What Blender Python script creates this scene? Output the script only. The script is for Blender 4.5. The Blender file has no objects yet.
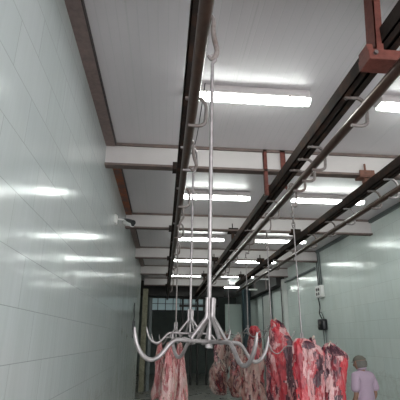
import bpy, bmesh, math, random
from mathutils import Vector, Matrix, noise
random.seed(7)
SC = bpy.context.scene
COL = SC.collection
PI = math.pi

# ------------------------------------------------------------------ camera
RX = Vector((0.99600, -0.03465, 0.08230))
CAM_H = 1.75
f = 400.0
vy = Vector((162-200, 200-340, f)).normalized()          # room axis in camera space (x right, y up, z forward)
ax = 0.006*1143
ay = -(ax*vy.x + f*vy.z)/vy.y
vu = Vector((ax, ay, f)).normalized()
if vu.y < 0: vu = -vu
vx = vy.cross(vu)
if vx.x < 0: vx = -vx
cam = bpy.data.objects.new('camera', bpy.data.cameras.new('camera'))
COL.objects.link(cam)
def w(c): return Vector((vx.dot(c), vy.dot(c), vu.dot(c)))
cx, cy, cz = w(Vector((1,0,0))), w(Vector((0,1,0))), -w(Vector((0,0,1)))
M = Matrix(((cx.x,cy.x,cz.x,0),(cx.y,cy.y,cz.y,0),(cx.z,cy.z,cz.z,CAM_H),(0,0,0,1)))
cam.matrix_world = M
cam.data.sensor_width = 36; cam.data.lens = 36; cam.data.clip_start = .02; cam.data.clip_end = 200
SC.camera = cam

# ------------------------------------------------------------------ materials
class N:
    def __init__(s, name):
        s.m = bpy.data.materials.new(name); s.m.use_nodes = True
        s.t = s.m.node_tree; s.t.nodes.clear()
        s.out = s.t.nodes.new('ShaderNodeOutputMaterial')
        s.b = s.t.nodes.new('ShaderNodeBsdfPrincipled')
        s.t.links.new(s.b.outputs[0], s.out.inputs[0])
        s.co = s.t.nodes.new('ShaderNodeTexCoord').outputs['Object']
    def node(s, kind, **kw):
        n = s.t.nodes.new('ShaderNode'+kind)
        for k, v in kw.items():
            if k in n.inputs: 
                try: n.inputs[k].default_value = v
                except Exception: s.t.links.new(v, n.inputs[k])
            else: setattr(n, k, v)
        return n
    def L(s, a, b): s.t.links.new(a, b)
    def set(s, inp, v):
        i = s.b.inputs[inp]
        if hasattr(v, 'is_linked'): s.L(v, i)
        else: i.default_value = v
    def scale(s, v, sc):
        n = s.node('VectorMath', operation='MULTIPLY'); s.L(v, n.inputs[0]); n.inputs[1].default_value = sc
        return n.outputs[0]
    def noise(s, scale, detail=4, rough=.55, vec=None, dist=0):
        n = s.t.nodes.new('ShaderNodeTexNoise'); n.inputs['Scale'].default_value = scale
        n.inputs['Detail'].default_value = detail; n.inputs['Roughness'].default_value = rough
        n.inputs['Distortion'].default_value = dist
        s.L(vec or s.co, n.inputs['Vector']); return n.outputs['Fac']
    def ramp(s, fac, stops, interp='LINEAR'):
        n = s.t.nodes.new('ShaderNodeValToRGB'); n.color_ramp.interpolation = interp
        e = n.color_ramp.elements
        while len(e) < len(stops): e.new(.5)
        for i, (p, c) in enumerate(stops):
            e[i].position = p; e[i].color = (c[0], c[1], c[2], 1) if not isinstance(c, (int, float)) else (c, c, c, 1)
        s.L(fac, n.inputs[0]); return n.outputs[0]
    def mix(s, fac, a, b, mode='MIX'):
        n = s.t.nodes.new('ShaderNodeMix'); n.data_type = 'RGBA'; n.blend_type = mode
        for v, i in ((fac, 0), (a, 6), (b, 7)):
            if hasattr(v, 'is_linked'): s.L(v, n.inputs[i])
            elif i == 0: n.inputs[0].default_value = v
            else: n.inputs[i].default_value = (v[0], v[1], v[2], 1)
        return n.outputs[2]
    def math(s, op, a, b=0.0):
        n = s.t.nodes.new('ShaderNodeMath'); n.operation = op
        for i, v in enumerate((a, b)):
            if hasattr(v, 'is_linked'): s.L(v, n.inputs[i])
            else: n.inputs[i].default_value = v
        return n.outputs[0]
    def bump(s, h, strength=.3, dist=.01):
        n = s.t.nodes.new('ShaderNodeBump'); n.inputs['Strength'].default_value = strength
        n.inputs['Distance'].default_value = dist
        s.L(h, n.inputs['Height']); s.L(n.outputs[0], s.b.inputs['Normal'])

def plain(name, c, rough=.5, metal=0, var=.12, nscale=12, bump=0):
    n = N(name)
    k = n.noise(nscale, 5, .6)
    n.set('Base Color', n.mix(k, [x*(1-var) for x in c], [min(1, x*(1+var)) for x in c]))
    n.set('Roughness', rough); n.set('Metallic', metal)
    if bump: n.bump(k, bump, .004)
    return n.m

def tile_wall(name, c, row, width, z0, y0, rough, stains=()):
    n = N(name)
    sep = n.t.nodes.new('ShaderNodeSeparateXYZ'); n.L(n.co, sep.inputs[0])
    cmb = n.t.nodes.new('ShaderNodeCombineXYZ')
    n.L(n.math('SUBTRACT', sep.outputs[1], y0), cmb.inputs[0]); n.L(n.math('SUBTRACT', sep.outputs[2], z0), cmb.inputs[1])
    br = n.t.nodes.new('ShaderNodeTexBrick')
    br.offset = .5; br.inputs['Scale'].default_value = 1
    br.inputs['Brick Width'].default_value = width; br.inputs['Row Height'].default_value = row
    br.inputs['Mortar Size'].default_value = .0022; br.inputs['Mortar Smooth'].default_value = .3
    br.inputs['Color1'].default_value = (c[0], c[1], c[2], 1); br.inputs['Color2'].default_value = (c[0]*.93, c[1]*.95, c[2]*.95, 1)
    br.inputs['Mortar'].default_value = (c[0]*.62, c[1]*.62, c[2]*.60, 1)
    n.L(cmb.outputs[0], br.inputs['Vector'])
    streak = n.noise(5, 5, .6, n.scale(n.co, (1, 1, .12)))
    blot = n.noise(1.1, 4, .6)
    col = n.mix(n.ramp(streak, [(.35, .0), (.75, .35)]), br.outputs['Color'], (c[0]*.72, c[1]*.74, c[2]*.70))
    col = n.mix(n.ramp(blot, [(.45, .0), (.75, .25)]), col, (c[0]*.78, c[1]*.77, c[2]*.72))
    for (yy, zz, hy, hz) in stains:      # rust runs of their own shape
        a = n.math('ABSOLUTE', n.math('SUBTRACT', sep.outputs[1], yy)); b = n.math('ABSOLUTE', n.math('SUBTRACT', sep.outputs[2], zz))
        k = n.math('ADD', n.math('DIVIDE', a, hy), n.math('DIVIDE', b, hz))
        k = n.math('ADD', k, n.math('MULTIPLY', n.noise(14, 3), .9))
        col = n.mix(n.ramp(k, [(.75, 1.0), (1.0, 0.0)]), col, (.28, .16, .07))
    low = n.math('ADD', sep.outputs[2], n.math('MULTIPLY', n.noise(2.5, 5, .65), .7))
    col = n.mix(n.math('MULTIPLY', n.math('LESS_THAN', low, 1.52), n.ramp(n.noise(7, 5, .7), [(.4, 0.0), (.7, .32)])), col, (.33, .31, .26))
    n.set('Base Color', col)
    n.set('Roughness', n.ramp(streak, [(.3, rough), (.8, rough+.16)]))
    n.set('Specular IOR Level', .24)
    h = n.math('ADD', n.math('MULTIPLY', br.outputs['Fac'], -.5), n.math('MULTIPLY', n.noise(1.6, 2), .28))
    h = n.math('ADD', h, n.math('MULTIPLY', n.noise(16, 3, .6, n.scale(n.co, (1, 1, .05))), .55))
    n.bump(h, .32, .012)
    return n.m

def ceiling_mat():
    n = N('ceiling_panel')
    sep = n.t.nodes.new('ShaderNodeSeparateXYZ'); n.L(n.co, sep.inputs[0])
    fr = n.math('FRACT', n.math('MULTIPLY', n.math('ADD', sep.outputs[0], 5), 12.5))
    groove = n.ramp(fr, [(.0, 0.0), (.05, 1.0), (.95, 1.0), (1.0, 0.0)])
    fr2 = n.math('FRACT', n.math('MULTIPLY', n.math('ADD', sep.outputs[0], 5.37), 1.0))
    seam = n.ramp(fr2, [(.0, 0.0), (.012, 1.0)])
    dirt = n.noise(.9, 5, .6, n.scale(n.co, (1, .25, 1)))
    col = n.mix(n.ramp(dirt, [(.3, 0.0), (.8, 1.0)]), (.70, .65, .67), (.56, .52, .535))
    col = n.mix(groove, (.58, .555, .56), col)
    col = n.mix(seam, (.58, .555, .555), col)
    n.set('Base Color', col); n.set('Roughness', .32); n.set('Specular IOR Level', .5)
    n.bump(n.math('ADD', groove, seam), .25, .006)
    return n.m

def rust_mat(name, base, rust, lo=.45, hi=.6, rough=.7, metal=0.0, sc=7, spec=.25):
    n = N(name)
    a = n.noise(sc, 6, .65); b = n.noise(sc*4, 4, .6)
    k = n.ramp(a, [(lo, 0.0), (hi, 1.0)])
    c = n.mix(k, base, rust)
    c = n.mix(n.ramp(b, [(.4, 0.0), (.75, .5)]), c, [x*.45 for x in base])
    n.set('Base Color', c); n.set('Roughness', rough); n.set('Metallic', metal); n.set('Specular IOR Level', spec); n.bump(b, .3, .004)
    return n.m

def steel(name, c, rough, metal=1.0):
    n = N(name)
    a = n.noise(30, 4, .6)
    n.set('Base Color', n.mix(n.ramp(a, [(.3, 0.0), (.75, 1.0)]), c, [x*.62 for x in c]))
    n.set('Roughness', n.ramp(n.noise(18, 3), [(.3, rough), (.8, rough+.2)])); n.set('Metallic', metal)
    n.bump(a, .08, .002)
    return n.m

def meat_mat(name, red, dark, fat, f0, f1, seed, wet=.32, d0=.45, strand=.8):
    n = N(name)
    off = n.node('VectorMath', operation='ADD'); n.L(n.co, off.inputs[0]); off.inputs[1].default_value = (seed*3.1, seed*1.7, seed*2.3)
    o = off.outputs[0]
    big = n.noise(10, 3, .6, n.scale(o, (1, 1, .40)), 1.2)
    mus = n.noise(9, 2, .5, n.scale(o, (1.1, 1.1, .55)), 1.0)
    fib = n.noise(70, 3, .6, n.scale(o, (1, 1, .14)))
    st = n.noise(15, 4, .6, n.scale(o, (1, 1, .22)), 1.4)
    c = n.mix(n.ramp(fib, [(.3, 0.0), (.8, .5)]), red, [min(1, x*1.5+.03) for x in red])
    c = n.mix(n.ramp(mus, [(d0, 1.0), (d0+.07, 0.0)]), c, n.mix(fib, dark, [x*1.8 for x in dark]))
    c = n.mix(n.ramp(big, [(f0, 0.0), (f1, 1.0)]), c, n.mix(fib, fat, [x*.72 for x in fat]))
    ridge = n.math('ABSOLUTE', n.math('SUBTRACT', st, .5))
    c = n.mix(n.ramp(ridge, [(.0, strand), (.022, 0.0)]), c, [min(1, x*1.25) for x in fat])
    n.set('Base Color', c); n.set('Roughness', wet); n.set('Specular IOR Level', .45)
    n.bump(n.math('ADD', n.math('MULTIPLY', fib, .5), n.math('ADD', big, st)), .6, .012)
    return n.m

MT = {}
MT['wall_left'] = tile_wall('tile_wall_pale', (.57, .595, .595), .288, .60, .183, .27, .085, ((8.5, 1.91, .16, .15), (9.75, 1.83, .2, .17)))
MT['wall_right'] = tile_wall('tile_wall_green', (.73, .795, .765), .345, .66, .08, .05, .10)
MT['ceiling'] = ceiling_mat()
def floor_mat():
    n = N('wet_concrete')
    a = n.noise(2.2, 6, .6)
    n.set('Base Color', n.mix(a, (.10, .10, .09), (.24, .23, .21))); n.set('Roughness', n.ramp(a, [(.35, .2), (.7, .55)])); n.bump(a, .2, .01)
    return n.m
MT['floor'] = floor_mat()
MT['beam_white'] = plain('beam_white_paint', (.52, .48, .47), .5, 0, .07, 5)
MT['flange'] = rust_mat('beam_flange_brown', (.15, .115, .105), (.21, .15, .13))
MT['trim'] = rust_mat('corner_channel', (.22, .165, .155), (.29, .21, .19), .4, .8, .6)
MT['trim_rust'] = rust_mat('corner_channel_rusted', (.20, .12, .10), (.36, .13, .07), .42, .52, .75, 0, 5)
MT['dark_gap'] = plain('dark_steel_and_shadow_line', (.05, .04, .04), .6)  # dark bars, and the shadow strip modelled beside the wall channels
MT['rail'] = rust_mat('rail_dark_steel', (.034, .026, .023), (.085, .045, .032), .5, .68, .85, .0, spec=.06)
MT['tube'] = rust_mat('rail_tube_steel', (.075, .047, .038), (.10, .055, .04), .45, .7, .30, .45)
MT['red_oxide'] = rust_mat('red_oxide_paint', (.165, .052, .04), (.12, .038, .03), .4, .7, .65)
MT['rust'] = rust_mat('rusted_clamp', (.20, .085, .06), (.12, .07, .055), .4, .7, .6)
MT['bracket'] = rust_mat('bracket_grey_steel', (.22, .19, .18), (.13, .08, .065), .48, .70, .5, .2)
MT['steel'] = steel('galvanised_steel', (.37, .335, .335), .36, .8)
MT['dark_steel'] = steel('dark_worn_steel', (.25, .22, .21), .4, .7)
MT['white_plastic'] = plain('white_plastic', (.74, .73, .71), .35, 0, .04)
MT['housing'] = plain('lamp_housing', (.60, .55, .545), .4, 0, .05)
MT['black'] = plain('black_plastic', (.018, .018, .02), .4, 0, .2)
MT['grey_pipe'] = plain('grey_pipe', (.12, .14, .14), .45, 0, .1)
MT['teal'] = plain('teal_column_paint', (.014, .036, .044), .5, 0, .12)
MT['jamb'] = rust_mat('yellowed_paint', (.30, .285, .20), (.20, .18, .12), .45, .65, .55)
MT['dark_wall'] = plain('dimmed_back_wall', (.10, .12, .11), .7, 0, .25, 3)  # dark colour holds the gloom of the far end despite the lamps
MT['bulkhead'] = plain('dark_bulkhead', (.03, .027, .025), .7, 0, .2, 4)
MT['panel'] = plain('pale_green_panel', (.42, .50, .46), .45, 0, .06, 3)
MT['frame_pale'] = plain('pale_frame_paint', (.62, .64, .61), .5, 0, .05, 5)

def emit(name, c, s):
    n = N(name); n.set('Base Color', (c[0], c[1], c[2], 1)); n.set('Roughness', .3)
    n.set('Emission Color', (c[0], c[1], c[2], 1)); n.set('Emission Strength', s); return n.m
MT['diffuser'] = emit('fluorescent_diffuser', (.93, 1.0, .955), 15.0)
MT['diffuser_end'] = emit('fluorescent_diffuser_end', (.93, 1.0, .955), 1.5)
MT['lit_window'] = emit('translucent_window', (.42, .56, .58), .10)

# ------------------------------------------------------------------ mesh helpers
class MB:
    def __init__(s): s.v = []; s.f = []
    def add(s, vs, fs):
        o = len(s.v); s.v += [tuple(x) for x in vs]; s.f += [tuple(i+o for i in q) for q in fs]; return s
    def box(s, x0, x1, y0, y1, z0, z1, bv=0):
        if bv <= 0:
            vs = [(x, y, z) for z in (z0, z1) for y in (y0, y1) for x in (x0, x1)]
            return s.add(vs, [(0,2,3,1), (4,5,7,6), (0,1,5,4), (2,6,7,3), (0,4,6,2), (1,3,7,5)])
        bm = bmesh.new(); bmesh.ops.create_cube(bm, size=1)
        for v in bm.verts: v.co = Vector(((x0+x1)/2+v.co.x*(x1-x0), (y0+y1)/2+v.co.y*(y1-y0), (z0+z1)/2+v.co.z*(z1-z0)))
        bmesh.ops.bevel(bm, geom=bm.edges[:], offset=bv, segments=2, affect='EDGES', profile=.5)
        return s.bm(bm)
    def bm(s, bm):
        bm.verts.index_update()
        s.add([v.co for v in bm.verts], [[v.index for v in q.verts] for q in bm.faces]); bm.free(); return s
    def tube(s, pts, r, n=10, smooth=0, caps=True):
        P = [Vector(p) for p in pts]
        R = list(r) if isinstance(r, (list, tuple)) else [r]*len(P)
        if smooth:
            Q, S = [], []
            for i in range(len(P)-1):
                a, b, c, d = P[max(0, i-1)], P[i], P[i+1], P[min(len(P)-1, i+2)]
                for k in range(smooth):
                    t = k/smooth
                    Q.append(.5*((2*b)+(c-a)*t+(2*a-5*b+4*c-d)*t*t+(3*b-a-3*c+d)*t**3)); S.append(R[i]*(1-t)+R[i+1]*t)
            Q.append(P[-1]); S.append(R[-1]); P, R = Q, S
        T = [(P[min(i+1, len(P)-1)]-P[max(i-1, 0)]).normalized() for i in range(len(P))]
        u = T[0].orthogonal().normalized()
        vs = []
        for i, p in enumerate(P):
            u = (u-T[i]*u.dot(T[i])).normalized(); v = T[i].cross(u)
            for k in range(n):
                a = 2*PI*k/n; vs.append(p+(u*math.cos(a)+v*math.sin(a))*R[i])
        fs = [(i*n+k, i*n+(k+1) % n, (i+1)*n+(k+1) % n, (i+1)*n+k) for i in range(len(P)-1) for k in range(n)]
        if caps: fs += [tuple(reversed(range(n))), tuple(range((len(P)-1)*n, len(P)*n))]
        return s.add(vs, fs)
    def ribbon(s, pts, wid, th):
        """flat bar bent along pts (in the XZ plane), width along Y"""
        P = [Vector(p) for p in pts]; vs = []
        for i, p in enumerate(P):
            t = (P[min(i+1, len(P)-1)]-P[max(i-1, 0)]).normalized(); nrm = Vector((-t.z, 0, t.x))
            for (a, b) in ((-1, -1), (1, -1), (1, 1), (-1, 1)):
                vs.append(p+Vector((0, a*wid/2, 0))+nrm*(b*th/2))
        n = 4
        fs = [(i*n+k, i*n+(k+1) % n, (i+1)*n+(k+1) % n, (i+1)*n+k) for i in range(len(P)-1) for k in range(n)]
        fs += [(3, 2, 1, 0), tuple(range((len(P)-1)*n, len(P)*n))]
        return s.add(vs, fs)
    def ball(s, c, rx, ry, rz, n=16, m=10):
        bm = bmesh.new(); bmesh.ops.create_uvsphere(bm, u_segments=n, v_segments=m, radius=1)
        for v in bm.verts: v.co = Vector((c[0]+v.co.x*rx, c[1]+v.co.y*ry, c[2]+v.co.z*rz))
        return s.bm(bm)
    def build(s, name, mat, parent=None, smooth=False, loc=None):
        me = bpy.data.meshes.new(name); me.from_pydata(s.v, [], s.f); me.update()
        bm = bmesh.new(); bm.from_mesh(me); bmesh.ops.recalc_face_normals(bm, faces=bm.faces); bm.to_mesh(me); bm.free()
        if mat: me.materials.append(mat)
        if smooth:
            for p in me.polygons: p.use_smooth = True
            try: me.set_sharp_from_angle(angle=math.radians(50))
            except Exception: pass
        o = bpy.data.objects.new(name, me); COL.objects.link(o)
        if parent is not None: o.parent = parent
        if loc is not None: o.location = loc
        return o

def tag(o, label, cat, group=None, kind=None):
    o['label'] = label; o['category'] = cat
    if group: o['group'] = group
    if kind: o['kind'] = kind
    return o
def empty(name, loc, label, cat, group=None, rz=0):
    o = bpy.data.objects.new(name, None); COL.objects.link(o); o.location = loc; o.rotation_euler = (0, 0, rz)
    o.empty_display_size = .1
    return tag(o, label, cat, group)
def struct(name, mb, mat, parent=None, smooth=False):
    o = mb.build(name, mat, parent, smooth); o['kind'] = 'structure'; return o
def dup(root, loc, label, group=None):
    r = root.copy(); COL.objects.link(r); r.location = loc; r['label'] = label
    if group: r['group'] = group
    for ch in [o for o in bpy.data.objects if o.parent == root]:
        c = ch.copy(); COL.objects.link(c); c.parent = r
        for g in [o for o in bpy.data.objects if o.parent == ch]:
            d = g.copy(); COL.objects.link(d); d.parent = c
    return r

# ------------------------------------------------------------------ room shell
XL, XR, ZC, Y0, YB = -.80, 4.28, 4.15, -2.6, 24.0
struct('floor', MB().box(-2.2, XR+.2, Y0, YB, -.12, 0), MT['floor'])
struct('ceiling', MB().box(-2.2, XR+.2, Y0, YB, ZC, ZC+.12), MT['ceiling'])
struct('wall_left', MB().box(XL-.18, XL, Y0, 14.3, 0, ZC), MT['wall_left'])
struct('wall_right', MB().box(XR, XR+.18, Y0, YB, 0, ZC), MT['wall_right'])
struct('wall_left_far', MB().box(-1.55, -1.40, 14.3, YB, 0, ZC).box(-1.40, XL-.18, 14.2, 14.3, 0, ZC), MT['dark_wall'])
struct('wall_back', MB().box(-1.40, XR, YB, YB+.15, 0, ZC), MT['dark_wall'])
# bright tiled patch of the far wall and the clerestory
struct('wall_back_panel', MB().box(3.15, 4.0, 20.9, 21.0, 0, 3.5), MT['panel'])
wn = MB()
for i in range(8):
    x = -.75+i*.44
    wn.box(x-.02, x+.02, YB-.07, YB-.02, 3.36, 4.06)
wn.box(-.77, 2.35, YB-.07, YB-.02, 3.33, 3.38).box(-.77, 2.35, YB-.07, YB-.02, 4.04, 4.09).box(-.77, 2.35, YB-.07, YB-.02, 3.72, 3.75)
w1 = struct('window_1', wn, MT['dark_gap'])
struct('window_pane', MB().box(-.77, 2.35, YB-.045, YB-.035, 3.36, 4.06), MT['lit_window'], w1)
struct('trim_9', MB().box(-1.4, 2.6, 17.4, 17.75, 3.52, ZC), MT['bulkhead'])

# beams
BY = (1.76, 4.76, 7.77, 10.85, 13.7, 16.6)
for y in BY:
    b = struct('ceiling_beam', MB().box(XL, XR if y < 16 else 2.6, y-.03, y+.03, 3.865, 4.115), MT['beam_white'])
    struct('bottom_flange', MB().box(XL, XR if y < 16 else 2.6, y-.06, y+.06, 3.835, 3.865), MT['flange'], b)
    struct('top_flange', MB().box(XL, XR if y < 16 else 2.6, y-.06, y+.06, 4.115, ZC), MT['flange'], b)

# channels where walls meet ceiling, cut at the beams
k = 1
edges = (Y0,)+BY
for i in range(len(BY)):
    a = edges[i]+(.06 if i else 0); b = edges[i+1]-.06
    b = min(b, 14.25)
    if b-a < .3: continue
    t = struct('trim_%d' % k, MB().box(XL, XL+.115, a, b, 4.095, ZC), MT['trim_rust'] if i == 2 else MT['trim']); k += 1
    struct('trim_shadow_strip', MB().box(XL+.115, XL+.128, a, b, 4.11, ZC), MT['dark_gap'], t)  # thin dark strip standing in for the channel's shadow on the ceiling
for i in range(4):
    a = edges[i]+(.06 if i else 0); b = edges[i+1]-.06
    struct('trim_%d' % (k+3), MB().box(XR-.06, XR, a, b, 4.08, ZC), MT['grey_pipe']); k += 1

# far end: jamb, posts, column, door panels on the far part of the tiled wall
struct('door_1', MB().box(-.79, -.60, 15.9, 16.05, 0, 3.62), MT['jamb'])
struct('trim_20', MB().box(-.53, -.42, 16.1, 16.2, 0, 3.3), MT['grey_pipe'])
struct('trim_21', MB().box(XR-.14, XR, 13.88, 14.06, 0, 3.80), MT['frame_pale'])
struct('trim_22', MB().box(XR-.16, XR, 14.06, 14.12, 0, 3.80), MT['dark_gap'])
struct('pillar', MB().box(3.62, 3.94, 18.4, 18.7, 0, 3.98, .01), MT['teal'])
d2 = struct('door_2', MB().box(XR-.08, XR-.02, 15.95, 17.1, 0, 3.5), MT['frame_pale'])
struct('door_frame', MB().box(XR-.10, XR-.02, 15.85, 15.95, 0, 3.55).box(XR-.10, XR-.02, 17.1, 17.2, 0, 3.55).box(XR-.10, XR-.02, 15.85, 17.2, 3.5, 3.6), MT['grey_pipe'], d2)
struct('trim_23', MB().box(XR-.30, XR, 14.12, 20.4, 3.62, ZC), MT['bulkhead'])

# ------------------------------------------------------------------ fluorescent lights
def make_lamp(loc, label):
    r = empty('ceiling_light', loc, label, 'ceiling light', 'fluorescent ceiling lights')
    h = MB(); h.box(-.64, .64, -.075, .075, -.085, 0, .012)
    h.build('housing', MT['housing'], r, True)
    # rounded diffuser trough hanging under the tray
    def trough(x0, x1):
        m = MB(); n = 12
        prof = [(.064*math.cos(PI*k/n+PI), -.083-.054*math.sin(PI*k/n)) for k in range(n+1)]
        vs = [(x, p[0], p[1]) for x in (x0, x1) for p in prof]
        fs = [(k, k+1, n+1+k+1, n+1+k) for k in range(n)]+[tuple(range(n+1)), tuple(reversed(range(n+1, 2*n+2)))]
        fs.append((0, n, 2*n+1, n+1))
        return m.add(vs, fs)
    trough(-.585, .585).build('diffuser', MT['diffuser'], r, True)
    for s in (-1, 1):
        e = trough(*sorted((s*.585, s*.645))).build('end_cap', MT['diffuser_end'], r, True)
    for x in (-.42, .42):
        for s in (-1, 1): MB().box(x-.012, x+.012, s*.076-.006, s*.076+.006, -.105, -.07).build('clip', MT['housing'], r)
    return r
LX = (.77, 2.80)
LY = (3.42, 6.38, 9.40, 12.15, 15.15, 18.4)
ords = ('first', 'second', 'third', 'fourth', 'fifth', 'sixth')
lamp0 = None
for i, y in enumerate(LY):
    for j, x in enumerate(LX):
        if i == 5 and j == 0: continue
        where = 'between centre and middle rails' if j == 0 else 'between middle rail and green tiled wall'
        lab = 'lit fluorescent tube light in %s ceiling bay, %s' % (ords[i], where)
        if i == 5: lab = 'lit fluorescent tube light farthest down the hall, past the last ceiling beam'
        if lamp0 is None: lamp0 = make_lamp((x, y, ZC), lab)
        else: dup(lamp0, (x, y, ZC), lab)

# ------------------------------------------------------------------ overhead rails
def bracket_mb(y, zt, zb, w_=.038, th=.011):
    pts = [(-.045, zt), (.05, zt), (.085, zt-.015), (.108, zt-.05), (.115, (zt+zb)/2), (.108, zb-.005), (.088, zb-.032), (.055, zb-.0435), (.0, zb-.0415), (-.02, zb-.04)]
    Q = []
    P = [Vector((p[0], y, p[1])) for p in pts]
    for i in range(len(P)-1):
        a, b, c, d = P[max(0, i-1)], P[i], P[i+1], P[min(len(P)-1, i+2)]
        for k in range(4):
            t = k/4; Q.append(.5*((2*b)+(c-a)*t+(2*a-5*b+4*c-d)*t*t+(3*b-a-3*c+d)*t**3))
    Q.append(P[-1])
    return MB().tube(Q, .0145, 8)
def rail(x, zb, y0, y1, br_ys, hangers, label, style):
    r = empty('overhead_rail', (x, 0, zb), label, 'meat rail')
    r.location = (x, (y0+y1)/2, zb); oy = (y0+y1)/2
    A, B = y0-oy, y1-oy
    MB().box(-.06, -.012, A, B, 0, .012).box(-.06, -.052, A, B, 0, .12).build('track_bar', MT['rail'], r)
    MB().box(.006, .062, A, B, 0, .012).box(.006, .014, A, B, 0, .12).box(.006, .062, A, B, .108, .12).build('track_bar', MT['rail'], r)
    MB().tube([(0, A, -.20), (0, B, -.20)], .036, 16).build('rail_tube', MT['tube'], r, True)
    yy = A+.5
    while yy < B: MB().box(-.052, .006, yy, yy+.06, .02, .10).build('spacer_plate', MT['rail'], r); yy += 1.5
    for y in br_ys:
        if isinstance(y, tuple): y, mat = y
        else: mat = MT['bracket']
        br = bracket_mb(y-oy, -.006, -.20).build('bracket', mat, r, True)
        MB().tube([(-.03, y-oy, -.022), (-.03, y-oy, .004)], .012, 6).build('bolt', MT['dark_steel'], br)
    for h in hangers:
        yh, kind = h; Y = yh-oy; T = ZC-zb
        if kind == 'big':
            for (xa, xb, xc) in ((-.117, -.066, -.117), (.10, .165, .157)):
                m = MB().box(xa, xb, Y-.08, Y-.072, -.06, T).box(xc, xc+.008, Y-.08, Y+.03, -.06, T)      # angle iron, leaning a little
                m.v = [(x_+.01+.06*(z_+.06)/(T+.06), y_, z_) for (x_, y_, z_) in m.v]
                hg = m.build('hanger', MT['red_oxide'], r); hg['label'] = 'red oxide painted hanger angle'
            m = MB().box(-.16, .18, Y-.09, Y+.05, -.125, -.05, .006).box(-.155, -.118, Y-.07, Y+.04, -.05, -.0).build('cradle', MT['red_oxide'], r)
            m['label'] = 'red oxide painted cradle plate under the rail'
            for bx in (-.12, .12): MB().tube([(bx, Y-.105, -.085), (bx, Y-.09, -.085)], .014, 6).build('bolt', MT['dark_steel'], m)
        elif kind == 'beam':
            m = MB()
            m.box(-.115, -.064, Y-.10, Y-.092, .0, T-.0).box(-.115, -.107, Y-.10, Y-.06, .0, T)
            hg = m.build('hanger', MT['red_oxide'], r); hg['label'] = 'red oxide painted hanger angle'
            m = MB()
            m.box(.115, .185, Y-.10, Y-.092, .1, T).box(.177, .185, Y-.10, Y-.06, .1, T)
            hg = m.build('hanger', MT['red_oxide'], r); hg['label'] = 'red oxide painted hanger angle'
            MB().box(-.107, .177, Y-.09, Y-.06, .12, .15).build('cradle', MT['red_oxide'], r)
        else:
            m = MB().box(-.03, .03, Y-.04, Y+.03, .118, 3.84-zb).build('hanger', MT['rust'] if style == 'r' and yh < 5 else MT['rail'], r)
            MB().box(-.10, .10, Y-.085, Y-.06, 3.825-zb, 3.90-zb).box(-.10, .10, Y-.075, Y+.075, 3.805-zb, 3.834-zb).tube([(-.02, Y-.072, 3.84-zb), (-.02, Y-.072, 3.99-zb)], .014, 8).build('beam_clamp', MT['rust'] if style == 'r' and yh < 5 else MT['rail'], m)
    return r
rail(.158, 3.50, .2, 16.5, [1.15, 2.62, (3.45, MT['steel']), 4.55, 6.1, 7.4, 8.9, 10.4, 12.0, 13.6],
     [(y, 'plain') for y in BY[1:]], 'dark overhead meat rail along the centre, carrying the big bare hook tree', 'p')
rail(1.36, 3.50, .2, 17.2, [2.50, 3.32, 3.60, 3.88, 4.9, 6.4, 8.0, 9.6, 11.4, 13.0],
     [(2.0, 'big'), (4.80, 'beam'), (7.82, 'plain'), (10.85, 'plain'), (13.7, 'plain')], 'dark overhead meat rail with red hangers, above the red beef cuts', 'p')
rail(2.64, 3.60, 1.0, 14.6, [(4.25, MT['steel']), 4.66, (5.40, MT['steel']), 6.1, 6.95, 8.3, 9.4, 10.4],
     [(y, 'clamp') for y in BY[1:5]], 'dark overhead meat rail on beam clamps, next to the green tiled wall', 'r')

# conveyor spreader hanging at the far end of the last rail
r = empty('hanging_frame', (2.74, 12.0, 3.20), 'pale steel hanging frame under the far end of a rail by the tiled wall', 'frame')
for px_ in (-.02, .32): MB().tube([(px_, 0, .02), (px_, 0, .40)], .022, 8).build('post', MT['bracket'], r, True)
MB().box(-.10, .40, -.02, .02, .285, .325).build('crossbar', MT['frame_pale'], r)
MB().box(-.20, .05, -.02, .02, -.03, .01).build('crossbar', MT['frame_pale'], r)

r = empty('machine_frame', (.8, 18.0, 0), 'dark steel pipe frame far down the hall under the bulkhead', 'frame')
for q, xx in enumerate((.05, .42, .70, 1.08, 1.45)):
    MB().tube([(xx, 0, 0), (xx, 0, 3.62)], .045, 8).build('post', MT['bulkhead'], r, True)
for zz in (3.12, 3.45): MB().box(-.1, 1.6, -.04, .04, zz, zz+.09).build('crossbar', MT['bulkhead'], r)

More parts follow.
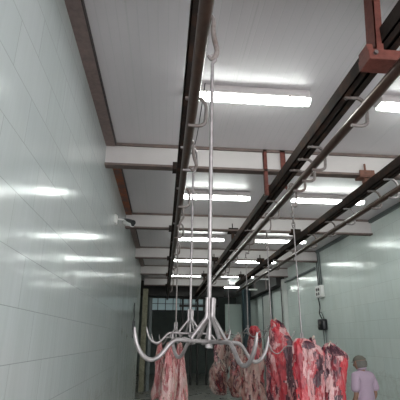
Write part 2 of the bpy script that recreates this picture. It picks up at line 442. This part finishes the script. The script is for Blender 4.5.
# ------------------------------------------------------------------ hook trees
def rotz(p, a): return Vector((p[0]*math.cos(a)-p[1]*math.sin(a), p[0]*math.sin(a)+p[1]*math.cos(a), p[2]))
def hook_tree(loc, ztube, ang, label, lean=.02, tilt=0.0, ferr=.165, chain=False, xt=0.0, rodmat='steel', k=1.0):
    """loc = hub where the four arms meet; the rod climbs to a trolley hook on the rail tube"""
    r = empty('hook_tree', loc, label, 'meat hook', 'four-armed hook trees')
    zt = ztube-loc[2]                       # rail tube height over the hub
    tl = Matrix.Rotation(tilt, 3, 'Y')
    S = MT['steel']
    for q in range(4):
        a = ang[q] if isinstance(ang, tuple) else ang+q*PI/2
        pts = [(0, 0, 0), (.08, 0, .001), (.145, 0, .001), (.172, 0, -.012), (.196, 0, -.038), (.22, 0, -.060), (.248, 0, -.068), (.277, 0, -.056), (.301, 0, -.027), (.315, 0, .008), (.320, 0, .036)]
        rad = [.0075*k]*9+[.0068*k, .003*k]
        MB().tube([tl @ rotz(p, a) for p in pts], rad, 12, 5).build('hook_arm', S, r, True)
        pts = [(.0175*k, 0, ferr), (.0165*k, 0, ferr*.72), (.017*k, 0, ferr*.55), (.035, 0, .068), (.085, 0, .008)]
        MB().tube([tl @ rotz(p, a) for p in pts], [.0075*k, .008*k, .0085*k, .008*k, .007*k], 10, 4).build('brace', S, r, True)
    MB().tube([tl @ Vector((0, 0, z)) for z in (-.014, ferr*.6)], .0085, 10).tube([tl @ Vector((0, 0, z)) for z in (-.022, -.008)], .0145, 6).build('hub_post', S, r, True)
    top = zt-.235 if not chain else zt-.40
    lx = lean
    MB().tube([(0, 0, ferr*.5), (lx*.5, 0, (ferr+top)/2), (lx*.9, 0, top-.10), (lx, 0, top-.035), (lx+.014, 0, top-.014), (lx+.012, 0, top+.006), (lx-.004, 0, top+.012), (lx-.014, 0, top-.002)],
              [q_*k for q_ in (.0095, .009, .009, .009, .0085, .008, .008, .007)], 10, 5).build('rod', MT[rodmat], r, True)
    # trolley: shackle over the tube
    c0 = xt
    if not chain:
        P = [(c0-.03, 0, zt+.025), (c0, 0, zt+.046), (c0+.03, 0, zt+.034), (c0+.048, 0, zt), (c0+.046, 0, zt-.06), (c0+.052, 0, zt-.12), (lx+.022, 0, top+.05), (lx+.016, 0, top+.014), (lx-.004, 0, top-.008), (lx-.022, 0, top+.012)]
        MB().tube(P, [.010]*4+[.0135]*4+[.011, .007], 10, 5).build('trolley_hook', MT['bracket'], r, True)
    else:
        P = [(c0-.03, 0, zt+.025), (c0, 0, zt+.046), (c0+.03, 0, zt+.034), (c0+.048, 0, zt), (c0+.045, 0, zt-.10), (c0+.03, 0, zt-.15), (c0+.005, 0, zt-.16)]
        MB().tube(P, .010, 10, 5).build('trolley_hook', MT['bracket'], r, True)
        MB().box(c0-.02, c0+.04, -.02, .02, zt-.185, zt-.155, .004).build('swivel', MT['dark_steel'], r)
        for q, zc in enumerate((zt-.215, zt-.275, zt-.335, zt-.385)):
            pts = []
            for k_ in range(13):
                a = 2*PI*k_/12; u_, v_ = .016*math.cos(a), .036*math.sin(a)
                pts.append((lx+(u_ if q % 2 else 0), (0 if q % 2 else u_), zc+v_))
            MB().tube(pts, .006, 8).build('chain_link', MT['dark_steel'], r, True)
    MB().tube([(c0, -.016, zt+.062), (c0, .016, zt+.062)], .028, 16).build('roller', MT['dark_steel'], r, True)
    return r
D = math.radians
T_ARM = (D(-150), D(-68), D(31), D(115))
hook_tree((.180, 1.62, 1.744), 3.30, T_ARM, 'large bare steel hook tree on a long rod, in front of the pale carcasses', .02, D(2.5), xt=-.022)
hook_tree((.197, 3.00, 1.795), 3.30, D(197), 'bare steel hook tree on its rod just behind the large front one', .010, D(1), xt=-.039)
hook_tree((.150, 4.72, 1.775), 3.30, D(215), 'steel hook tree holding the three pale hanging carcasses', .0, 0, xt=.008, rodmat='dark_steel')
hook_tree((1.351, 4.00, 1.70), 3.30, D(-11), 'steel hook tree on a chain holding the two beef cuts closest to the man', .0, 0, .12, True, .009, k=.72)
hook_tree((1.345, 5.10, 1.86), 3.30, D(-78), 'steel hook tree on a chain holding the tall beef quarter with pink fat edge', .0, 0, .12, True, .015, k=.72)
hook_tree((1.340, 6.50, 1.86), 3.30, D(-82), 'steel hook tree holding the beef cut with the bright red tip', .0, 0, .12, True, .02, k=.72)
hook_tree((1.375, 8.60, 1.86), 3.30, D(-60), 'thin steel hook tree holding the pair of pale streaky carcasses', .0, 0, .12, True, -.015, k=.72)

# ------------------------------------------------------------------ meat
MT['m1'] = meat_mat('beef_dark_top', (.19, .010, .020), (.032, .003, .010), (.52, .26, .26), .53, .57, 1, d0=.53)
MT['m2'] = meat_mat('beef_red', (.27, .013, .021), (.040, .004, .012), (.52, .25, .25), .52, .57, 2, d0=.47)
MT['m3'] = meat_mat('beef_bright', (.28, .014, .022), (.045, .004, .012), (.50, .22, .22), .53, .59, 3, d0=.47)
MT['m4'] = meat_mat('beef_mid', (.19, .013, .018), (.035, .004, .008), (.32, .16, .13), .53, .58, 4, d0=.50)
MT['m5'] = meat_mat('pale_streaky', (.17, .032, .027), (.028, .005, .008), (.40, .29, .255), .51, .56, 5, d0=.52, strand=1)
MT['m6'] = meat_mat('pale_streaky_ribs', (.17, .05, .042), (.028, .007, .009), (.41, .32, .29), .49, .54, 6, d0=.50, strand=1)
MT['lamb'] = meat_mat('pale_pink_carcass', (.35, .115, .115), (.18, .04, .042), (.48, .31, .29), .50, .58, 7, d0=.43, strand=.9)
MT['fat'] = meat_mat('pink_fat', (.40, .135, .135), (.22, .028, .038), (.53, .31, .305), .44, .56, 8, d0=.42)
MT['fat_pale'] = meat_mat('cream_fat', (.33, .165, .145), (.10, .020, .020), (.38, .26, .225), .46, .58, 9, d0=.45)
MT['bright'] = meat_mat('bright_red_muscle', (.34, .010, .020), (.16, .004, .012), (.44, .12, .12), .62, .70, 10, d0=.43, strand=.7)
MT['dark'] = meat_mat('dark_purple_muscle', (.050, .005, .015), (.025, .003, .009), (.38, .15, .16), .66, .72, 12, d0=.45, strand=.5)
MT['bone'] = plain('bone', (.48, .38, .32), .4, 0, .15, 20)

def interp(prof, t):
    """Catmull-Rom through (z, cx, rx) rows at parameter t in rows"""
    i = min(int(t), len(prof)-2); u = t-i
    a, b, c, d = prof[max(0, i-1)], prof[i], prof[i+1], prof[min(len(prof)-1, i+2)]
    return [.5*((2*b[k])+(c[k]-a[k])*u+(2*a[k]-5*b[k]+4*c[k]-d[k])*u*u+(3*b[k]-a[k]-3*c[k]+d[k])*u**3) for k in range(3)]

def meat(name, label, group, y, prof, mat, depth=.62, seed=0, amp=.16, flap=None, flapmat='fat', thr=.12, bone=None, extra=None, patches=(), ydrift=0):
    """prof rows: height, centre x, half width; a lumpy hanging cut with muscle folds"""
    z_top, cx0 = prof[0][0], prof[0][1]
    org = Vector((cx0, y, prof[0][0]))
    NR, NS = 64, 56
    sv = Vector((seed*5.3, seed*2.9, seed*7.7))
    zl = prof[-1][0]; H = z_top-zl
    def surf(i, k, out=0.0):
        t = i/NR*(len(prof)-1)
        z, cx, rx = interp(prof, t)
        rx = max(rx*(1.25 if mat == 'lamb' else 1.20 if mat in ('m5', 'm6') else 1.08), .012)
        a = 2*PI*k/NS
        s = i/NR
        endk = 1.0
        if s < .04: endk = math.sqrt(max(0, 1-((.04-s)/.04)**2))*.9+.1
        if s > .95: endk = math.sqrt(max(0, 1-((s-.95)/.05)**2))*.9+.08
        ca, sa = math.cos(a), math.sin(a)
        lobes = 1+.5*amp*math.cos(2*a+seed+z*3)+.6*amp*math.cos(3*a-seed*2+z*4)
        q = Vector((ca*1.3, sa*1.3, z*2.4/.6))+sv
        n1 = noise.noise(q); n2 = noise.noise(q*2.3+Vector((9, 2, 1))); n3 = noise.noise(Vector((ca*5, sa*5, z*6))+sv); n4 = noise.noise(Vector((ca*11, sa*11, z*14))+sv)
        rr = rx*endk*(lobes*.93+amp*(.9*n1+.7*n2)+.13*n3+.085*n4)+out
        dy = depth if rx > .05 else max(depth, .8)
        p = Vector((cx+ca*rr*1.0, y+sa*rr*dy+ydrift*s, z+.03*rx*noise.noise(q*1.7)*(1 if 0 < i < NR else 0)))
        return p-org
    r = MB()
    vs = [surf(i, k_) for i in range(NR+1) for k_ in range(NS)]
    fs = [(i*NS+k_, i*NS+(k_+1) % NS, (i+1)*NS+(k_+1) % NS, (i+1)*NS+k_) for i in range(NR) for k_ in range(NS)]
    fs += [tuple(range(NS)), tuple(reversed(range(NR*NS, (NR+1)*NS)))]
    r.add(vs, fs)
    root = empty(name, org, label, 'meat', group)
    r.build('muscle', MT[mat], root, True)
    def patch(nm, mt, ok, out):
        idx, V, F = {}, [], []
        def vid(i, k_, o_):
            key = (i, k_ % NS, o_)
            if key not in idx:
                idx[key] = len(V); V.append(surf(i, k_ % NS, o_))
            return idx[key]
        for (i, k_) in ok:
            F.append([vid(i, k_, out), vid(i, k_+1, out), vid(i+1, k_+1, out), vid(i+1, k_, out)])
            for (di, dk, e) in ((-1, 0, ((i, k_), (i, k_+1))), (1, 0, ((i+1, k_), (i+1, k_+1))), (0, -1, ((i, k_), (i+1, k_))), (0, 1, ((i, k_+1), (i+1, k_+1)))):
                if (i+di, (k_+dk) % NS) not in ok:
                    F.append([vid(*e[0], out), vid(*e[1], out), vid(*e[1], -.004), vid(*e[0], -.004)])
        return MB().add(V, F).build(nm, MT[mt], root, True) if F else None
    if flap is not None:
        ok = set()
        for i in range(2, NR-2):
            for k_ in range(NS):
                a = 2*PI*k_/NS; s = i/NR
                v = noise.noise(Vector((math.cos(a)*1.9, math.sin(a)*1.9, s*H*4.2))+sv*1.7+Vector((flap, 0, 3)))
                v += .35*noise.noise(Vector((math.cos(a)*6, math.sin(a)*6, s*H*11))+sv)
                if v > thr: ok.add((i, k_))
        o = patch('fat_cover', flapmat, ok, .006)
        if o: o['label'] = 'pale fat covering'
    for q_, (nm, mt, lab, ac, ah, s0, s1) in enumerate(patches):
        ok = set()
        for i in range(1, NR-1):
            for k_ in range(NS):
                a = 2*PI*k_/NS; s = i/NR
                if not s0 < s < s1: continue
                sh_ = math.sqrt(max(0, 1-abs((s-(s0+s1)/2)/((s1-s0)/2))**3))
                d_ = (a-math.radians(ac)+.45*noise.noise(Vector((q_*4.4, .3, s*H*9))+sv)+PI) % (2*PI)-PI
                if abs(d_) < math.radians(ah)*sh_*(1+.6*noise.noise(Vector((d_*4, s*H*14, q_*2.2))+sv)): ok.add((i, k_))
        o = patch(nm, mt, ok, .009)
        if o: o['label'] = lab
    if bone:
        for (bx, by, bz, dx, dz, rad) in bone:
            p = Vector((bx, by, bz)); d_ = Vector((dx, -.01, dz))
            o = MB().tube([p, p+d_*.5, p+d_*.92, p+d_], [rad*.9, rad*.8, rad*1.15, rad*.6], 12, 3).build('bone', MT['bone'], root, True); o['label'] = 'pale bone end'
    if extra:
        for (nm, mt, pts, rad) in extra:
            MB().tube([Vector(p) for p in pts], rad, 10, 4).build(nm, MT[mt], root, True)
    return root
BG = 'beef cuts hanging under the middle rail'
meat('beef_cut', 'hanging beef cut with dark purple top, closest to the man', BG, 3.95,
     [(1.735, 1.60, .03), (1.68, 1.612, .075), (1.62, 1.635, .112), (1.54, 1.63, .122), (1.47, 1.625, .114), (1.40, 1.612, .120), (1.24, 1.59, .115), (1.0, 1.58, .12), (.78, 1.58, .07)],
     'm1', .66, 1, .17, 1.3, 'fat', .26, bone=[(-.03, -.05, -.03, .02, .045, .009)],
     patches=(('dark_muscle', 'dark', 'dark purple muscle', -85, 60, .06, .24), ('red_muscle', 'bright', 'bright red muscle', -58, 26, .27, .9)))
meat('beef_cut', 'hanging beef cut right below the rod, between the dark-topped cut and the tall quarter', BG, 3.66,
     [(1.775, 1.225, .035), (1.73, 1.255, .085), (1.66, 1.285, .112), (1.56, 1.285, .118), (1.43, 1.27, .112), (1.28, 1.265, .108), (1.05, 1.26, .11), (.80, 1.26, .06)],
     'm2', .66, 2, .14, 4.2, 'fat', .17, bone=[(.09, -.02, -.03, .02, .05, .009)],
     patches=(('red_muscle', 'bright', 'bright red muscle', -150, 22, .03, .95), ('dark_muscle', 'dark', 'round dark red eye of muscle', -92, 28, .08, .24), ('dark_muscle', 'dark', 'dark purple muscle', -60, 16, .30, .62)),
     extra=[('upper_shank', 'm1', [(.10, 0, .0), (.10, -.01, -.04), (.095, -.02, -.10)], [.022, .032, .03])])
meat('beef_quarter', 'tall hanging beef quarter rising to a narrow top, bright red ridge and pink fat edge', BG, 4.80,
     [(1.99, 1.30, .035), (1.92, 1.325, .078), (1.83, 1.345, .115), (1.70, 1.352, .145), (1.53, 1.35, .155), (1.32, 1.36, .150), (1.10, 1.36, .14), (.82, 1.36, .07)],
     'm3', .6, 3, .16, 2.2, 'fat', .2, bone=[(-.01, -.03, -.02, .02, .03, .012)],
     patches=(('red_muscle', 'bright', 'bright red ridge', -104, 20, .03, .9), ('dark_muscle', 'dark', 'dark purple muscle', -58, 22, .30, .75), ('dark_muscle', 'dark', 'dark red muscle', -40, 30, .04, .18)))
meat('beef_cut', 'hanging beef cut with bright red pointed tip, tucked behind the tall quarter', BG, 6.20,
     [(1.965, 1.372, .046), (1.90, 1.374, .072), (1.80, 1.375, .092), (1.70, 1.371, .108), (1.48, 1.355, .145), (1.21, 1.330, .15), (.95, 1.335, .14), (.70, 1.335, .07)],
     'm4', .62, 4, .18, 6.1, 'fat_pale', .10,
     patches=(('red_muscle', 'bright', 'bright red tip', -100, 70, .0, .34), ('red_muscle', 'm3', 'red muscle', -112, 48, .14, .56), ('dark_muscle', 'dark', 'dark muscle', -70, 40, .24, .42)))
PG = 'pale streaky carcasses under the middle rail'
meat('carcass_side', 'pale streaky carcass side with brown patches, touching the red-tipped cut', PG, 8.34,
     [(1.875, 1.525, .035), (1.66, 1.49, .105), (1.30, 1.49, .135), (.94, 1.485, .15), (.72, 1.49, .09)],
     'm5', .6, 5, .22, 3.3, 'fat_pale', .10, bone=[(.0, -.02, -.02, -.03, .05, .014)],
     patches=(('dark_muscle', 'm4', 'dark red muscle', -105, 55, .42, .86),))
meat('carcass_side', 'pale streaky carcass side with ribs, beside the dark empty part of the hall', PG, 8.86,
     [(1.895, 1.33, .06), (1.66, 1.275, .14), (1.37, 1.235, .155), (1.09, 1.19, .165), (.85, 1.19, .155), (.70, 1.235, .09)],
     'm6', .6, 6, .22, 5.2, 'fat_pale', .05, bone=[(-.02, -.03, -.02, .03, .06, .015)],
     patches=(('dark_muscle', 'm4', 'dark red muscle', -80, 48, .55, .90), ('dark_muscle', 'm1', 'dark red muscle', -150, 24, .18, .42)),
     extra=[('rib', 'bone', [(-.12, -.09, -.5), (-.08, -.115, -.56), (-.02, -.12, -.66)], .012), ('rib', 'bone', [(-.13, -.08, -.62), (-.09, -.11, -.68), (-.03, -.12, -.78)], .012)])
LG = 'pale pink carcasses under the centre rail'
meat('lamb_carcass', 'narrow pale pink carcass nearest the doorway, first of three on one hook tree', LG, 4.90,
     [(1.73, -.022, .014), (1.62, -.020, .030), (1.50, -.018, .040), (1.33, -.012, .048), (1.20, -.028, .05), (1.14, -.04, .03)],
     'lamb', .9, 11, .14, 2.4, 'fat_pale', .18,
     extra=[('foreleg', 'lamb', [(-.03, -.02, -.52), (-.045, -.03, -.58), (-.07, -.03, -.595)], [.02, .016, .009])])
meat('lamb_carcass', 'wide pale pink carcass in the middle of three on one hook tree', LG, 4.58,
     [(1.73, .072, .014), (1.64, .082, .032), (1.54, .090, .052), (1.36, .085, .068), (1.22, .075, .068), (1.12, .070, .05), (1.07, .07, .03)],
     'lamb', .85, 12, .14, 5.4, 'fat_pale', .16,
     extra=[('foreleg', 'lamb', [(-.04, -.04, -.5), (-.07, -.05, -.58), (-.085, -.05, -.66)], [.024, .018, .010]), ('foreleg', 'lamb', [(.02, -.045, -.5), (.015, -.055, -.6), (.0, -.05, -.67)], [.024, .018, .010])])
meat('lamb_carcass', 'pink carcass with redder belly, third of three and closest to the centre of the hall', LG, 4.76,
     [(1.73, .195, .016), (1.62, .200, .032), (1.49, .209, .040), (1.30, .222, .058), (1.16, .226, .066), (1.06, .226, .045)],
     'lamb', .9, 13, .16, 1.4, 'fat_pale', .2,
     extra=[
            ('foreleg', 'lamb', [(.06, -.03, -.5), (.075, -.04, -.58), (.085, -.04, -.64)], [.02, .016, .010])])

# ------------------------------------------------------------------ fittings on the walls
r = empty('security_camera', (XL, 6.10, 3.53), 'small white security camera on a wall arm under the ceiling channel', 'camera')
MB().box(0, .035, -.06, .06, -.07, .06, .006).build('wall_box', MT['white_plastic'], r)
MB().tube([(.035, 0, .0), (.12, 0, -.005), (.17, -.01, -.03)], .012, 8, 4).build('arm', MT['white_plastic'], r, True)
MB().tube([(.155, .10, -.01), (.22, .0, -.055), (.29, -.10, -.105)], .042, 14).build('camera_body', MT['white_plastic'], r, True)
MB().tube([(.15, .11, .016), (.22, .0, -.026), (.30, -.125, -.084)], [.036, .040, .040], 14).build('sunshade', MT['black'], r, True)
MB().tube([(.290, -.10, -.105), (.297, -.112, -.110)], .028, 14).build('lens', MT['black'], r, True)

r = empty('switch_bracket', (XL, 11.3, 2.1), 'small dark switch and wires at the far end of the blank tiled wall', 'switch')
MB().box(0, .07, -.12, .12, -.10, .12, .008).build('switch_body', MT['black'], r)
MB().tube([(.02, .0, .12), (.03, .05, .25), (.02, .02, .42), (.02, .1, .6)], .013, 6, 4).tube([(.02, -.06, -.1), (.04, -.05, -.2), (.02, .0, -.3)], .013, 6, 4).build('wire', MT['black'], r, True)

r = empty('junction_box', (XR, 10.75, 2.86), 'white electrical junction box with four dark sockets and grey conduits on tiled wall', 'electrical box')
b = MB().box(-.11, 0, -.20, .20, 0, .31, .012).build('box_body', MT['white_plastic'], r)
for q, (yy, zz) in enumerate(((.08, .21), (-.06, .21), (.08, .09), (-.06, .09))):
    MB().tube([(-.118, yy, zz), (-.105, yy, zz)], .042, 14).build('socket', MT['black'], r, True)
for yy in (-.12, .0, .12):
    MB().tube([(-.03, yy, .30), (-.03, yy, ZC-2.86-.0)], .020, 8).build('conduit', MT['grey_pipe'], r, True)
r = empty('control_box', (XR, 10.75, 2.0), 'black electrical control hanging by a cable below the white junction box', 'electrical box')
MB().box(-.14, -.0, -.20, .16, .02, .30, .03).build('control_body', MT['black'], r, True)
MB().tube([(-.16, -.05, .2), (-.13, -.05, .2)], .04, 12).tube([(-.16, .07, .1), (-.13, .07, .1)], .03, 12).build('knob', MT['dark_steel'], r, True)
MB().tube([(-.05, .02, .30), (-.07, .12, .45), (-.05, .10, .62), (-.05, .16, .84), (-.05, .16, .87)], .016, 8, 5).tube([(-.05, -.12, .29), (-.06, -.02, .44), (-.07, .10, .50)], .013, 8, 5).build('cable', MT['black'], r, True)
for yy in (-.1, .06): MB().tube([(-.03, yy, .03), (-.03, yy, -.32)], .012, 6).build('cable', MT['grey_pipe'], r, True)
tag(MB().tube([(XR-.05, 11.0, 3.69), (XR-.05, 13.86, 3.69)], .035, 10).build('wall_pipe', MT['grey_pipe'], None, True), 'dark horizontal pipe along the far upper part of the tiled wall', 'pipe')

# thin wire dangling beside the centre rail
tag(MB().tube([(.262, 2.6, 3.62), (.258, 2.9, 3.56), (.25, 3.3, 3.50), (.225, 3.6, 3.50)], .004, 6, 5).build('loose_wire', MT['black'], None, True), 'thin loose wire beside the centre rail near the long hanging rod', 'wire')

# ------------------------------------------------------------------ the man
def skin_mesh(verts, edges, sub=2, root=0):
    me = bpy.data.meshes.new('tmp'); me.from_pydata([v[0] for v in verts], edges, [])
    o = bpy.data.objects.new('tmp', me); COL.objects.link(o)
    md = o.modifiers.new('s', 'SKIN'); md.use_smooth_shade = True; md.branch_smoothing = .6
    lay = me.skin_vertices[0] if me.skin_vertices else None
    if lay is None:
        bpy.context.view_layer.objects.active = o; bpy.ops.mesh.customdata_skin_add(); lay = me.skin_vertices[0]
    for i, v in enumerate(verts):
        rr = v[1]; lay.data[i].radius = rr if isinstance(rr, tuple) else (rr, rr); lay.data[i].use_root = (i == root)
    o.modifiers.new('u', 'SUBSURF').levels = sub
    dg = bpy.context.evaluated_depsgraph_get(); ev = o.evaluated_get(dg)
    m2 = bpy.data.meshes.new_from_object(ev)
    mb = MB(); mb.add([v.co.copy() for v in m2.vertices], [list(p.vertices) for p in m2.polygons])
    bpy.data.objects.remove(o); bpy.data.meshes.remove(me); bpy.data.meshes.remove(m2)
    return mb
MT['skin'] = plain('skin', (.30, .165, .115), .5, 0, .08, 30)
MT['shirt'] = plain('lavender_shirt', (.44, .325, .415), .8, 0, .06, 25, .2)
MT['trousers'] = plain('dark_trousers', (.05, .05, .06), .85, 0, .1, 20)
MT['cap'] = plain('grey_brown_cap', (.13, .12, .10), .85, 0, .12, 40)
MT['hair'] = plain('greying_hair', (.15, .14, .125), .8, 0, .4, 60)
man = empty('person', (3.17, 6.62, 0), 'person in lavender short-sleeved shirt and grey cap, back turned, by the tiled wall', 'person', None, D(24))
V = [((0, 0, .84), (.13, .10)), ((0, .005, .98), (.125, .095)), ((0, .0, 1.12), (.135, .098)), ((0, -.012, 1.225), (.105, .08)), ((0, -.008, 1.30), (.052, .052)), ((0, .012, 1.355), (.05, .052))]
E_ = [(0, 1), (1, 2), (2, 3), (3, 4), (4, 5)]
for s in (-1, 1):
    o = len(V)
    V += [((s*.155, -.012, 1.215), .052), ((s*.20, -.03, 1.08), .044), ((s*.215, -.025, .955), .038), ((s*.205, .06, .84), .033), ((s*.19, .15, .755), .024),
          ((s*.182, .195, .715), (.02, .032))]
    E_ += [(3, o)]+[(o+i, o+i+1) for i in range(5)]
    o2 = len(V)
    V += [((s*.08, 0, .78), .082), ((s*.09, .012, .45), .056), ((s*.088, .0, .30), .05), ((s*.09, -.02, .09), .035), ((s*.10, .03, .045), .036), ((s*.105, .13, .032), .030)]
    E_ += [(0, o2)]+[(o2+i, o2+i+1) for i in range(5)]
body = skin_mesh(V, E_, 2)
# head: skull with brow, nose, mouth and chin, turned towards his right hand side
HR = Matrix.Rotation(D(22), 3, 'Z') @ Matrix.Rotation(D(-8), 3, 'X')
HC_ = Vector((0, .018, 1.418))
bm = bmesh.new(); bmesh.ops.create_uvsphere(bm, u_segments=32, v_segments=24, radius=1)
for v in bm.verts:
    p = v.co.copy(); q = Vector((p.x*.078, p.y*.098, p.z*.110))
    if p.z < -.2: q.x *= 1+.28*(p.z+.2); q.y += .012*(-p.z-.2)
    if p.y > 0:
        g = lambda cx_, cz_, sx, sz: math.exp(-((p.x-cx_)/sx)**2-((p.z-cz_)/sz)**2)
        q.y += .022*g(0, -.22, .16, .16)+.012*g(0, -.05, .12, .2)-.010*(g(.36, .05, .17, .12)+g(-.36, .05, .17, .12))+.007*g(0, .2, .6, .08)+.006*g(0, -.52, .3, .06)-.006*g(0, -.44, .3, .04)+.012*g(0, -.78, .3, .16)
    v.co = HC_+HR @ q
body.bm(bm)
for s in (-1, 1):
    c = HC_+HR @ Vector((s*.073, -.008, -.010)); body.ball(c, .014, .02, .03, 12, 8)
for s in (-1, 1):     # hands: four fingers and a thumb each
    base = Vector((s*.178, .215, .698))
    for q in range(4):
        ln = (.055, .064, .060, .046)[q]; sx = (q-1.5)*.0155
        a = base+Vector((0, sx*.55, -sx*.85)); d1 = Vector((-s*.10, .55, -.83)).normalized(); d2 = Vector((-s*.5, .25, -.83)).normalized()
        body.tube([a-d1*.02, a+d1*ln*.45, a+d1*ln*.45+d2*ln*.35, a+d1*ln*.45+d2*ln*.55], [.0085, .008, .0075, .005], 8, 3)
    a = Vector((s*.172, .178, .735)); body.tube([a, a+Vector((-s*.02, .035, .0)), a+Vector((-s*.03, .06, -.02))], [.011, .0095, .006], 8, 3)
body.build('body', MT['skin'], man, True)
for s in (-1, 1):
    MB().ball(HC_+HR @ Vector((s*.026, .083, .005)), .009, .006, .006, 10, 8).build('eye', MT['white_plastic'], man, True)
V = [((0, 0, .80), (.19, .15)), ((0, .005, .98), (.185, .14)), ((0, .0, 1.12), (.195, .145)), ((0, -.015, 1.235), (.175, .125)), ((0, -.008, 1.345), (.08, .08))]
E_ = [(0, 1), (1, 2), (2, 3), (3, 4)]
for s in (-1, 1):
    o = len(V); V += [((s*.165, -.012, 1.235), .085), ((s*.215, -.03, 1.09), .075), ((s*.225, -.03, 1.00), .074)]; E_ += [(3, o), (o, o+1), (o+1, o+2)]
sh = skin_mesh(V, E_, 2).build('shirt', MT['shirt'], man, True)
ring = [(.058*math.cos(2*PI*k_/20), -.006+.06*math.sin(2*PI*k_/20), 1.332-.014*math.sin(2*PI*k_/20)) for k_ in range(21)]
MB().tube(ring, .014, 8).build('collar', MT['shirt'], sh, True)
V = [((0, 0, .84), (.148, .118)), ((0, 0, .90), (.145, .115))]; E_ = [(0, 1)]
for s in (-1, 1):
    o = len(V); V += [((s*.085, 0, .76), .098), ((s*.092, .012, .45), .078), ((s*.092, -.015, .10), .062)]; E_ += [(0, o), (o, o+1), (o+1, o+2)]
skin_mesh(V, E_, 2).build('trousers', MT['trousers'], man, True)
for s in (-1, 1):
    MB().ball((s*.10, .05, .035), .046, .125, .035).ball((s*.093, -.02, .06), .043, .05, .058).build('shoe', MT['black'], man, True)
# cap and hair
bm = bmesh.new(); bmesh.ops.create_uvsphere(bm, u_segments=28, v_segments=20, radius=1)
bmesh.ops.delete(bm, geom=[v for v in bm.verts if v.co.z < .30], context='VERTS')
for v in bm.verts: v.co = HC_+HR @ Vector((v.co.x*.089, v.co.y*.110-.002, v.co.z*.106+.010))
bmesh.ops.solidify(bm, geom=bm.faces[:], thickness=-.004)
cp = MB().bm(bm).build('cap', MT['cap'], man, True)
bm = bmesh.new(); vs = []
for rr in (0, 1):
    for k_ in range(15):
        a = PI*(.12+.76*k_/14); rad = Vector((.088*math.cos(a), .109*math.sin(a), 0)); ex = Vector((.0, .035*math.sin(a), -.012*math.sin(a)))
        vs.append(bm.verts.new(HC_+HR @ (rad*(.97)+ex*rr+Vector((0, 0, .036)))))
for k_ in range(14): bm.faces.new((vs[k_], vs[k_+1], vs[15+k_+1], vs[15+k_]))
bmesh.ops.solidify(bm, geom=bm.faces[:], thickness=.005)
MB().bm(bm).build('brim', MT['cap'], cp, True)
bm = bmesh.new(); bmesh.ops.create_uvsphere(bm, u_segments=28, v_segments=20, radius=1)
bmesh.ops.delete(bm, geom=[v for v in bm.verts if v.co.y > .25 or v.co.z > .45 or v.co.z < -.66], context='VERTS')
for v in bm.verts: v.co = HC_+HR @ Vector((v.co.x*.085, v.co.y*.106, v.co.z*.110))
bmesh.ops.solidify(bm, geom=bm.faces[:], thickness=-.006)
MB().bm(bm).build('hair', MT['hair'], man, True)

# ------------------------------------------------------------------ daylight through the open end behind the camera
wd = bpy.data.worlds.new('world'); SC.world = wd; wd.use_nodes = True
bg = wd.node_tree.nodes['Background']; bg.inputs[0].default_value = (.96, .98, 1.0, 1); bg.inputs[1].default_value = 2.7

SC.view_settings.view_transform = 'Standard'; SC.view_settings.look = 'None'
SC.view_settings.exposure = 1.0; SC.view_settings.gamma = 1.0; SC.view_settings.use_curve_mapping = False
SC.cycles.use_denoising = True
SC.cycles.max_bounces = 8; SC.cycles.diffuse_bounces = 5; SC.cycles.glossy_bounces = 4
SC.cycles.sample_clamp_indirect = 6
